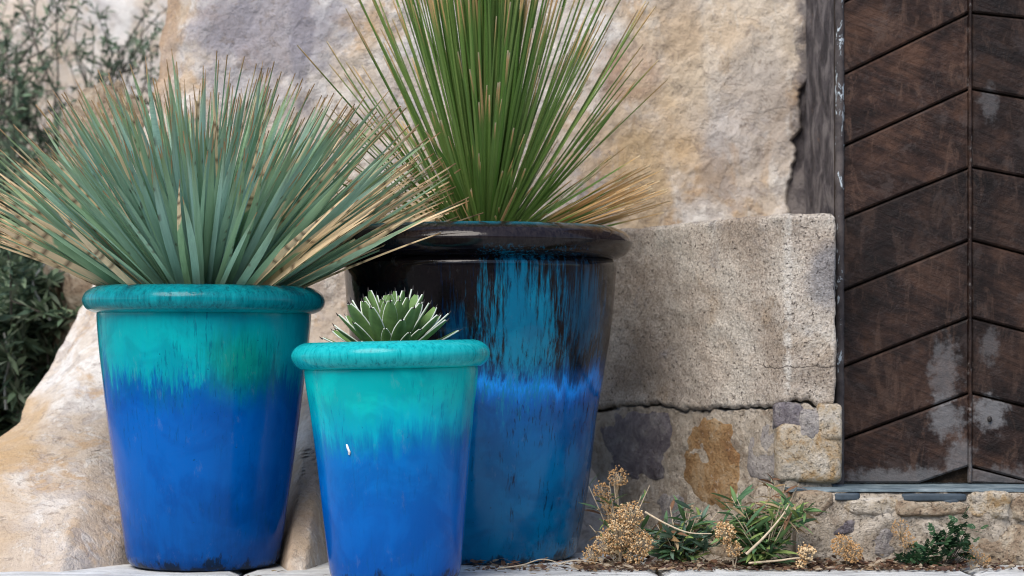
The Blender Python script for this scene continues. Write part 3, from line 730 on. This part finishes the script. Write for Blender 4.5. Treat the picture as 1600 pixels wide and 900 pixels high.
rnd = random.Random(11); ym, yk = [], {'green': [], 'tip': [], 'dry': []}
for kind, cnt in (('green', 16), ('tip', 10), ('dry', 8)):
    for i in range(cnt):
        yk[kind].append(len(ym)); ym.append(blade_mesh('yucca_leaf', .0093, .0036, 56, yucca_col(kind, rnd), rnd.uniform(-.03, .08) if kind == 'green' else rnd.uniform(.0, .12), yucca_prof, M_BLADE, rnd))
yroot = empty('spiky_yucca', (potL.location.x - .004, 5.50, zsL - .012), 'broad dome of blue-green blade leaves with dry cream tips in the left pot', 'plant', 'plants in the glazed pots')
lv = []
N = 940
for i in range(N):
    az = i * 2.39996 + rnd.uniform(-.2, .2)
    u = (i + .5) / N
    el = math.asin(lerp(.40, .998, u ** .95)) + rnd.gauss(0, .05)
    el = max(R(27.5) + abs(rnd.gauss(0, .05)), min(R(89), el))
    d = Vector((math.cos(az) * math.cos(el), math.sin(az) * math.cos(el), math.sin(el)))
    if d.y < -.45 and el < R(42) and rnd.random() < .8: continue
    L = lerp(.575, .612, math.sin(el)) * rnd.uniform(.86, 1.04)
    if d.x > .55: L *= 1.10
    if d.y < -.3: L *= .92
    pd = {True: .0, False: .0}[True]
    low = 1 - sstep(R(20), R(58), el); side = abs(d.x)
    q = rnd.random()
    sidew = .10 + .90 * sstep(.3, .75, abs(d.x))
    kind = 'dry' if q < .012 + low * .55 * sidew else ('tip' if q < .08 + low * .85 * sidew else 'green')
    base = Vector((d.x * .030, d.y * .030, rnd.uniform(-.012, .012)))
    lv.append((d.y + rnd.uniform(-.25, .25), rnd.choice(yk[kind]), leaf_matrix(base, d, L, rnd.uniform(.78, 1.15), rnd.uniform(-1.15, 1.15))))
lv.sort(key=lambda q: q[0])
rosette(yroot, [(b, c) for a, b, c in lv], ym, 300, M_BLADE)

rnd = random.Random(23); rm, rk = [], {'green': [], 'tip': [], 'dry': []}
for kind, cnt in (('green', 16), ('tip', 7), ('dry', 5)):
    for i in range(cnt):
        rk[kind].append(len(rm)); rm.append(blade_mesh('rush_leaf', .0038, .0034, 22, rush_col(kind, rnd), rnd.uniform(-.05, .03), rush_prof, M_BLADE, rnd))
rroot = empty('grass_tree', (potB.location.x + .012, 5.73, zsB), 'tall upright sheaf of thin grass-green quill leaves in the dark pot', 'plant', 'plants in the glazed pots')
lv = []
N = 820
for i in range(N):
    az = i * 2.39996 + rnd.uniform(-.3, .3)
    u = (i + .5) / N
    th = R(lerp(1, 72, u ** 3.7)) + rnd.gauss(0, .05)          # angle off the vertical
    th = max(R(1), min(R(75), abs(th)))
    d = Vector((math.cos(az) * math.sin(th), math.sin(az) * math.sin(th), math.cos(th)))
    L = lerp(.84, .40, sstep(R(8), R(66), th)) * rnd.uniform(.72, 1.08)
    if d.y < -.25: L *= rnd.uniform(.35, .95)
    q = rnd.random(); low = sstep(R(48), R(72), th)
    kind = 'dry' if q < low * .30 else ('tip' if q < .03 + low * .5 else 'green')
    base = Vector((d.x * .05, d.y * .05, rnd.uniform(0, .03)))
    lv.append((d.y + rnd.uniform(-.2, .2), rnd.choice(rk[kind]), leaf_matrix(base, d, L, rnd.uniform(.75, 1.2), rnd.uniform(-.8, .8))))
for i in range(64):      # the dry-tipped skirt reaching out to the wall side
    az = rnd.uniform(-.55, .30); th = R(rnd.uniform(62, 77))
    d = Vector((math.cos(az) * math.sin(th), math.sin(az) * math.sin(th), math.cos(th)))
    lv.append((-1, rnd.choice(rk['dry'] + rk['tip']), leaf_matrix(d * .04, d, rnd.uniform(.30, .44), rnd.uniform(.8, 1.1), rnd.uniform(-.8, .8))))
lv.sort(key=lambda q: q[0])
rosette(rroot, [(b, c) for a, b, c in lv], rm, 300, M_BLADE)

# ------------------------------------------------------------------ small agave with white-edged leaves
def agave_mesh(rnd):
    m = MB(); rows = []; segs = 12; curl = rnd.uniform(-.10, -.02); w0 = .0165
    for i in range(segs + 1):
        t = i / segs
        w = w0 * (.80 + .28 * math.sin(min(1, t / .55) * math.pi / 2)) if t < .55 else w0 * 1.08 * max(.30, 1 - .70 * ((t - .55) / .45) ** 2.8)
        th = .0075 * (1 - .75 * t); z = -curl * t * t * .12 - .006 * t; x = t * .15
        pts = [(-w, .0012), (-w * .92, .0018), (0, -.0008), (w * .92, .0018), (w, .0012), (w * .95, -.0012), (w * .24, -th), (w * .16, -th * 1.04), (-w * .20, -th), (-w * .95, -.0012)]
        rows.append([(x, a, b + z) for a, b in pts])
    mi_strip = [1, 0, 0, 1, 1, 0, 0, 0, 0, 1]
    m.grid(rows, 0, None, closed=True); m.m = [mi_strip[j] for i in range(segs) for j in range(10)]
    last = rows[-1]; m.add(last, [tuple(range(9, -1, -1))], 1)
    return m.mesh('agave_leaf', [M_AGAVE, M_WHITE])
rnd = random.Random(5); am = [agave_mesh(rnd) for _ in range(6)]
sp = MB(); sp.tube([(.149, 0, -.004), (.153, 0, -.0035), (.159, 0, -.002)], [.0022, .0014, .0003], 6); spm = sp.mesh('leaf_spine', M_SPINE)
aroot = empty('agave', (potM.location.x - .012, 5.16, zsM + .012), 'small agave rosette of thick green leaves with white edges', 'plant', 'plants in the glazed pots')
N = 64
for i in range(N):
    az = i * 2.39996 + rnd.uniform(-.1, .1); u = (i + .5) / N
    el = R(lerp(13, 82, u ** .8)) + rnd.gauss(0, .05)
    el = max(R(17), el)
    d = Vector((math.cos(az) * math.cos(el), math.sin(az) * math.cos(el), math.sin(el)))
    k = rnd.uniform(.86, 1.08) * lerp(1.02, .93, u)
    if d.y < -.3 and el < R(45): k *= .80
    mx = leaf_matrix(Vector((d.x * .016, d.y * .016, .004 + .012 * u)), d, k, k * rnd.uniform(.9, 1.1), rnd.gauss(0, .15))
    o = bpy.data.objects.new('leaf', am[i % 6]); COL.objects.link(o); o.parent = aroot; o.matrix_basis = mx
    s_ = bpy.data.objects.new('spine', spm); COL.objects.link(s_); s_.parent = o

# ------------------------------------------------------------------ weeds along the foot of the pier and the step
def small_leaf(length, width, fold=.25, bend=.15, segs=5):
    rows = []
    for i in range(segs + 1):
        t = i / segs; w = width * math.sin(math.pi * (.08 + .90 * t)) ** .8
        rows.append([(t * length, -w, fold * w - bend * length * t * t), (t * length, 0, -bend * length * t * t), (t * length, w, fold * w - bend * length * t * t)])
    return rows
def weed_leaf_mesh(length, width, col, bend, dry=False):
    m = MB(); rows = small_leaf(length, width, .3, bend); cols = []
    for i in range(6):
        k = .75 + .35 * i / 5
        cols += [tuple(c * k for c in col), tuple(min(1, c * k * 1.35) for c in col), tuple(c * k for c in col)]
    m.grid(rows, 0, cols); return m.mesh('weed_leaf', M_WEED)
WG = [weed_leaf_mesh(1, .085, c, b) for c, b in (((.115, .21, .085), .1), ((.15, .255, .095), .2), ((.085, .175, .085), .05), ((.24, .32, .10), .3))]
WB = [weed_leaf_mesh(1, .085, c, b) for c, b in (((.11, .19, .14), .1), ((.14, .22, .16), .2))]
WD = [weed_leaf_mesh(1, .10, c, b) for c, b in (((.34, .22, .11), .35), ((.46, .34, .20), .5), ((.22, .12, .07), .2))]
def leafy_weed(label, c, spread, hgt, n, meshes, dry_share, lsize, seed, stems=9):
    """branching clump of lance-shaped leaves"""
    rnd = random.Random(seed); root = empty('leafy_weed', c, label, 'weed', 'weeds at the foot of the stonework')
    sm = MB(); k = 0
    for s in range(stems):
        az = rnd.uniform(0, 2 * math.pi); r = rnd.uniform(.2, 1); top = Vector((math.cos(az) * spread * r, math.sin(az) * spread * .55 * r, hgt * rnd.uniform(.45, 1)))
        pts = [Vector((top.x * .2 * t, top.y * .2 * t, 0)) + Vector((top.x * .8 * t ** 1.3, top.y * .8 * t ** 1.3, top.z * t)) for t in (0, .25, .5, .75, 1)]
        sm.tube(pts, [.0022, .002, .0017, .0013, .0009], 5)
        for q in range(max(3, n // stems)):
            t = rnd.uniform(.35, 1) if rnd.random() < .8 else rnd.uniform(.1, .4)
            j = min(3, int(t * 4)); p = pts[j].lerp(pts[j + 1], t * 4 - j)
            a = rnd.uniform(0, 2 * math.pi); e = rnd.uniform(-.35, 1.0)
            d = Vector((math.cos(a) * math.cos(e), math.sin(a) * math.cos(e), math.sin(e)))
            me = rnd.choice(WD) if rnd.random() < dry_share else rnd.choice(meshes)
            o = bpy.data.objects.new('leaf', me); COL.objects.link(o); o.parent = root
            L = lsize * rnd.uniform(.6, 1.2); o.matrix_basis = leaf_matrix(p, d, L, L, rnd.gauss(0, .6))
    sm.build('stem', M_STRAW, root); return root
leafy_weed('bright green leafy weed against the step corner, largest of the weeds', (PX(1195, 5.44), 5.44, -.002), .125, .160, 460, WG, .08, .060, 1, 34)
leafy_weed('grey-green leafy weed behind the long curved straw stalk', (PX(1062, 5.52), 5.52, -.012), .120, .145, 320, WG + WB * 2, .12, .060, 2, 26)
leafy_weed('dull weed with yellowing leaves beside the foot of the dark pot', (PX(968, 5.60), 5.60, -.012), .085, .20, 110, WG, .40, .046, 3, 12)
leafy_weed('withered brown weed hanging at the corner of the step', (PX(1205, 5.53), 5.53, .02), .075, .185, 56, WD, 1.0, .038, 4, 8)
leafy_weed('small blue-green sprig against the base of the pier', (PX(1208, 5.60), 5.60, .03), .015, .172, 12, WB, 0, .036, 14, 3)
# low parsley-like plant with divided leaves
def frond_mesh(col, rnd):
    m = MB()
    def lob(p, a, L):
        rows = small_leaf(L, L * .30, .2, .1, 3); ca, sa = math.cos(a), math.sin(a); cols = []
        vs_ = [[(p[0] + x * ca - y * sa, p[1] + x * sa + y * ca, p[2] + z) for x, y, z in r] for r in rows]
        m.grid(vs_, 0, [tuple(c * (.8 + .4 * i / 3) for c in col) for i in range(4) for _ in range(3)])
    for t, L in ((.35, .34), (.58, .36), (.80, .30)):
        for s in (-1, 1): lob((t, 0, 0), s * rnd.uniform(.6, .95), L)
    lob((.85, 0, 0), 0, .32); m.add([(0, -.012, 0), (0, .012, 0), (.9, .006, 0), (.9, -.006, 0)], [(0, 1, 2, 3)], 0, [col] * 4)
    return m.mesh('divided_leaf', M_WEED)
rnd = random.Random(9); FM = [frond_mesh(c, rnd) for c in ((.030, .085, .035), (.045, .11, .045), (.022, .065, .032), (.06, .13, .06))]
proot = empty('divided_leaf_weed', (PX(1462, 5.44), 5.44, -.006), 'dark green weed with divided leaves leaning against the step riser', 'weed', 'weeds at the foot of the stonework')
pm = MB()
for i in range(170):
    u = rnd.random() ** .8; x = lerp(-.065, .078, u) + rnd.gauss(0, .015); z = max(.008, lerp(.02, .115, max(0, u - .1)) * rnd.uniform(.35, 1.15)); y = rnd.uniform(-.02, .035)
    a = rnd.uniform(0, 6.28); e = rnd.uniform(-.2, 1.1); d = Vector((math.cos(a) * math.cos(e), math.sin(a) * math.cos(e) - .3, math.sin(e)))
    o = bpy.data.objects.new('leaf', FM[i % 4]); COL.objects.link(o); o.parent = proot; L = rnd.uniform(.020, .038)
    o.matrix_basis = leaf_matrix(Vector((x, y, z)), d, L, L, rnd.gauss(0, .5))
    if i % 6 == 0: pm.tube([(x * .35, .01, 0), (x * .7, y * .5, z * .55), (x, y, z)], [.0013, .0011, .0008], 4)
pm.build('stem', M_TWIG, proot)

# dried flower heads: grains on thin stalks
def dried_head(label, c, lobes, grains, gsize, mats, seed, stalk_to):
    rnd = random.Random(seed); root = empty('dried_flower', c, label, 'dried flower', 'dried flower heads among the weeds')
    g = MB(); st = MB(); wts = [l[3] ** 2 for l in lobes]
    for i in range(grains):
        lx, ly, lz, lr = rnd.choices(lobes, wts)[0]
        d = Vector((rnd.gauss(0, 1), rnd.gauss(0, 1), rnd.gauss(0, 1))).normalized()
        rr = lr * (rnd.uniform(.55, 1.05) ** .6) * (1 + .25 * fbm(d * 2 + Vector((seed, lx * 20, 0)), 1.5, 2))
        p = Vector((lx, ly, lz)) + d * rr; s = gsize * rnd.uniform(.55, 1.3)
        ax = [Vector((rnd.gauss(0, 1), rnd.gauss(0, 1), rnd.gauss(0, 1))).normalized() * s for _ in range(1)][0]
        u = ax.orthogonal().normalized() * s * .8; w = ax.cross(u).normalized() * s * .8
        g.add([p + ax, p - ax, p + u, p - u, p + w, p - w], [(0, 2, 4), (0, 4, 3), (0, 3, 5), (0, 5, 2), (1, 4, 2), (1, 3, 4), (1, 5, 3), (1, 2, 5)], 1 if rnd.random() < .38 else 0)
        if i % 5 == 0: st.tube([Vector((lx, ly, lz)) * .75 + Vector((0, 0, -.3 * lr)), Vector((lx, ly, lz)).lerp(p, .5), p], [.0009, .0007, .0005], 3)
    for lx, ly, lz, lr in lobes: st.tube([stalk_to, Vector(stalk_to).lerp(Vector((lx, ly, lz)), .5) + Vector((rnd.uniform(-.01, .01), 0, .004)), (lx, ly, lz)], [.0018, .0015, .001], 4)
    tag(g.build('flower_grains', mats, root, smooth=False), kind='stuff'); st.build('stalk', M_STRAW, root); return root
def rel(px, py, d, c): return tuple(P(px, py, d) - Vector(c))
D1 = 5.46
c = Vector((PX(970, D1), D1, -.004))
dried_head('largest tan dried flower head beside the foot of the dark pot', c, [(*rel(985, 805, D1, c), .030), (*rel(968, 835, D1, c), .036), (*rel(1000, 850, D1, c), .030), (*rel(925, 866, D1, c), .022), (*rel(992, 868, D1, c), .022), (*rel(945, 850, D1, c), .026)], 1500, .0031, [M_DRY, M_DRY2], 1, (0, .01, 0))
c = Vector((PX(955, 5.62), 5.62, -.015))
dried_head('faded brown dried flower head higher up behind the largest one', c, [(*rel(965, 745, 5.62, c), .024), (*rel(940, 765, 5.62, c), .020), (*rel(950, 785, 5.62, c), .018), (*rel(958, 808, 5.6, c), .022)], 420, .0026, [M_DRY, M_DRY], 2, (0, 0, .005))
c = Vector((PX(1140, 5.40), 5.40, -.004))
dried_head('tan dried flower head in front of the bright green weed', c, [(*rel(1133, 832, 5.40, c), .024), (*rel(1146, 858, 5.40, c), .018)], 430, .0030, [M_DRY, M_DRY2], 3, (.01, .01, 0))
c = Vector((PX(1262, 5.38), 5.38, -.004))
dried_head('smallest pale dried flower head lying at the foot of the step', c, [(*rel(1260, 862, 5.38, c), .020), (*rel(1252, 880, 5.38, c), .012)], 200, .0032, [M_DRY2, M_DRY], 4, (0, .01, 0))
c = Vector((PX(1325, 5.42), 5.42, -.004))
dried_head('round orange-brown dried flower head alone against the step riser', c, [(*rel(1316, 852, 5.42, c), .026), (*rel(1332, 864, 5.42, c), .024)], 520, .0027, [M_DRY, M_DRY], 5, (0, .01, 0))
c = Vector((PX(1410, 5.46), 5.46, -.004))
dried_head('wispy orange dried tuft above the dark green divided-leaf weed', c, [(*rel(1408, 826, 5.46, c), .024), (*rel(1418, 846, 5.46, c), .020)], 230, .0022, [M_DRY, M_DRY], 6, (0, .01, 0))
c = Vector((PX(1518, 5.45), 5.45, -.004))
dried_head('reddish dried tuft at the foot of the riser, furthest from the pots', c, [(*rel(1518, 864, 5.45, c), .022), (*rel(1538, 874, 5.45, c), .016)], 170, .0022, [M_DRY, M_DRY], 7, (0, .01, 0))

# straw stalks
def stalk(label, pts, r):
    q = catmull([tuple(p) for p in pts], 6); m = MB(); k = len(q)
    m.tube(q, [r * (1 - .6 * i / (k - 1)) for i in range(k)], 6)
    return tag(m.build('straw_stalk', M_STRAW), label, 'stalk', 'loose straw stalks')
stalk('long pale curved stalk joining two dried flower heads', [P(1008, 800, 5.42), P(1040, 818, 5.40), P(1075, 832, 5.39), P(1112, 834, 5.39)], .0026)
stalk('straight pale dry blade leaning across the bright green weed', [P(1166, 866, 5.34), P(1195, 838, 5.34), P(1222, 806, 5.36), P(1234, 786, 5.38)], .0034)
stalk('pale stalk arching over the ground at the foot of the dark pot', [P(778, 888, 5.36), P(815, 883, 5.37), P(845, 874, 5.38), P(868, 878, 5.38), P(874, 883, 5.38)], .0018)
stalk('second pale stalk arching into the largest dried flower head', [P(872, 882, 5.38), P(895, 876, 5.39), P(920, 877, 5.40), P(945, 882, 5.40)], .0016)
stalk('bent dry twig lying below the smallest dried flower head', [P(1170, 880, 5.40), P(1215, 876, 5.38), P(1250, 872, 5.38), P(1275, 878, 5.38)], .003)
stalk('dry stem hanging from the step corner beside the weed', [P(1238, 800, 5.48), P(1244, 828, 5.46), P(1254, 858, 5.44)], .0022)
# leaf litter
lt = MB(); rnd = random.Random(31)
for i in range(2600):
    if rnd.random() < .7: px, d = rnd.uniform(900, 1500), rnd.gauss(5.44, .035)
    else: px, d = rnd.uniform(740, 1620), rnd.gauss(5.43, .045)
    d = max(5.36, min(5.52, d)); p = Vector((PX(px, d), d, rnd.uniform(.001, .006) + .016 * max(0, (d - 5.42) / .1) * rnd.random()))
    a = rnd.uniform(0, 6.28); L = rnd.uniform(.006, .028); w = rnd.uniform(.0012, .0045); e = rnd.uniform(-.2, .35)
    mx = leaf_matrix(p, Vector((math.cos(a), math.sin(a), e)), L, L, rnd.uniform(-1, 1))
    col = rnd.choice(((.20, .11, .07), (.30, .20, .12), (.12, .07, .05), (.46, .37, .27), (.09, .05, .04)))
    lt.add([mx @ Vector(q) for q in ((0, -w / L, 0), (.5, -w / L * 1.2, .06), (1, 0, 0), (.5, w / L * 1.2, .06), (0, w / L, 0))], [(0, 1, 3, 4), (1, 2, 3)], 0, [col] * 5)
for i in range(130):
    p = Vector((rnd.uniform(-.62, .25), rnd.uniform(5.02, 5.5), rnd.uniform(.001, .004)))
    a = rnd.uniform(0, 6.28); L = rnd.uniform(.006, .022); w = rnd.uniform(.0008, .003)
    mx = leaf_matrix(p, Vector((math.cos(a), math.sin(a), .05)), L, L, rnd.uniform(-.5, .5)); col = rnd.choice(((.16, .10, .06), (.30, .22, .13), (.08, .05, .04)))
    lt.add([mx @ Vector(q) for q in ((0, -w / L, 0), (.5, -w / L * 1.2, .06), (1, 0, 0), (.5, w / L * 1.2, .06), (0, w / L, 0))], [(0, 1, 3, 4), (1, 2, 3)], 0, [col] * 5)
tag(lt.build('leaf_litter', M_WEED), 'brown dry leaf litter along the foot of the step', 'litter', kind='stuff')

# ------------------------------------------------------------------ shrubs behind, at the left
def shrub(name, label, c, stems, cols, lsize, seed, twig_mat, spread, hgt, leaf_n, bare=0.0, lean=(0, 0)):
    rnd = random.Random(seed); root = empty(name, c, label, 'shrub', 'shrubs beside the wall')
    br = MB(); lf = MB()
    def grow(p, d, L, r, depth):
        pts = [p]; q = p.copy(); dd = d.copy()
        for i in range(6):
            dd = (dd + Vector((rnd.gauss(0, .16), rnd.gauss(0, .16), rnd.gauss(.05, .13)))).normalized(); q = q + dd * L / 6; pts.append(q.copy())
        br.tube(pts, [r * (1 - .6 * i / 6) for i in range(7)], 5)
        if depth > 0:
            for k in range(rnd.randint(3, 4)):
                j = rnd.randint(2, 6); nd = (dd + Vector((rnd.gauss(0, .65), rnd.gauss(0, .5), rnd.gauss(.15, .5)))).normalized()
                grow(pts[j], nd, L * rnd.uniform(.45, .72), r * .55, depth - 1)
        if depth <= 1 and rnd.random() > bare:
            for k in range(leaf_n):
                j = rnd.uniform(1.5, 6); i0 = min(5, int(j)); b = pts[i0].lerp(pts[i0 + 1], j - i0)
                v = Vector((rnd.gauss(0, 1), rnd.gauss(0, 1), rnd.gauss(.4, .8))).normalized()
                Ls = lsize * rnd.uniform(.6, 1.3); mx = leaf_matrix(b, v, Ls, Ls, rnd.uniform(-1, 1)); col = rnd.choice(cols); kk = rnd.uniform(.7, 1.3)
                lf.add([mx @ Vector(x) for x in ((0, -.03, 0), (.5, -.13, .05), (1, 0, 0), (.5, .13, .05), (0, .03, 0))], [(0, 1, 3, 4), (1, 2, 3)], 0, [tuple(min(1, x * kk) for x in col)] * 5)
    for s in range(stems):
        a = rnd.uniform(0, 6.28); off = Vector((math.cos(a), math.sin(a) * .5, 0)) * spread * rnd.random()
        d = Vector((off.x * .8 / max(spread, .01) * .5 + lean[0] + rnd.gauss(0, .12), rnd.gauss(0, .15) + lean[1], 1)).normalized()
        grow(off, d, hgt * rnd.uniform(.4, .62), .009, 2)
    br.build('stem', twig_mat, root); lf.build('foliage', M_WEED, root); return root
DG = ((.11, .17, .105), (.15, .22, .13), (.20, .265, .16), (.24, .29, .20), (.07, .115, .075))
shrub('twiggy_shrub', 'open twiggy shrub with small dark leaves against the far wall', (PX(100, 8.0), 8.0, .30), 22, DG, .034, 4, M_TWIG, .36, 1.6, 26, .15, (.12, 0))
shrub('twiggy_shrub', 'sparse dark shrub at the upper left edge, beside the open twiggy one', (PX(-20, 8.1), 8.1, .30), 18, DG, .036, 14, M_TWIG, .30, 1.75, 30, .10, (.05, 0))
shrub('dense_shrub', 'dense dark green shrub left of the teal pot behind the rock foot', (PX(10, 7.0), 7.0, -.02), 46, DG, .060, 8, M_TWIG, .30, 1.0, 60, 0.0)
shrub('dense_shrub', 'dense shrub growing between the boulder and the twiggy shrubs', (PX(15, 7.5), 7.5, -.02), 34, DG, .055, 18, M_TWIG, .30, 1.12, 50, 0.0)
for lb, pts in (('pale bent twig crossing the dense shrub above the rock foot', [P(78, 500, 6.75), P(62, 470, 6.72), P(52, 440, 6.7), P(70, 412, 6.7)]),
                ('upright pale twig low in the dense shrub', [P(10, 640, 6.7), P(8, 600, 6.7), P(14, 560, 6.68), P(6, 520, 6.68)])):
    q = catmull([tuple(p) for p in pts], 5); m = MB(); m.tube(q, [.005 * (1 - .5 * i / len(q)) for i in range(len(q))], 6)
    tag(m.build('bare_twig', M_PALETWIG), lb, 'twig', 'bare pale twigs')
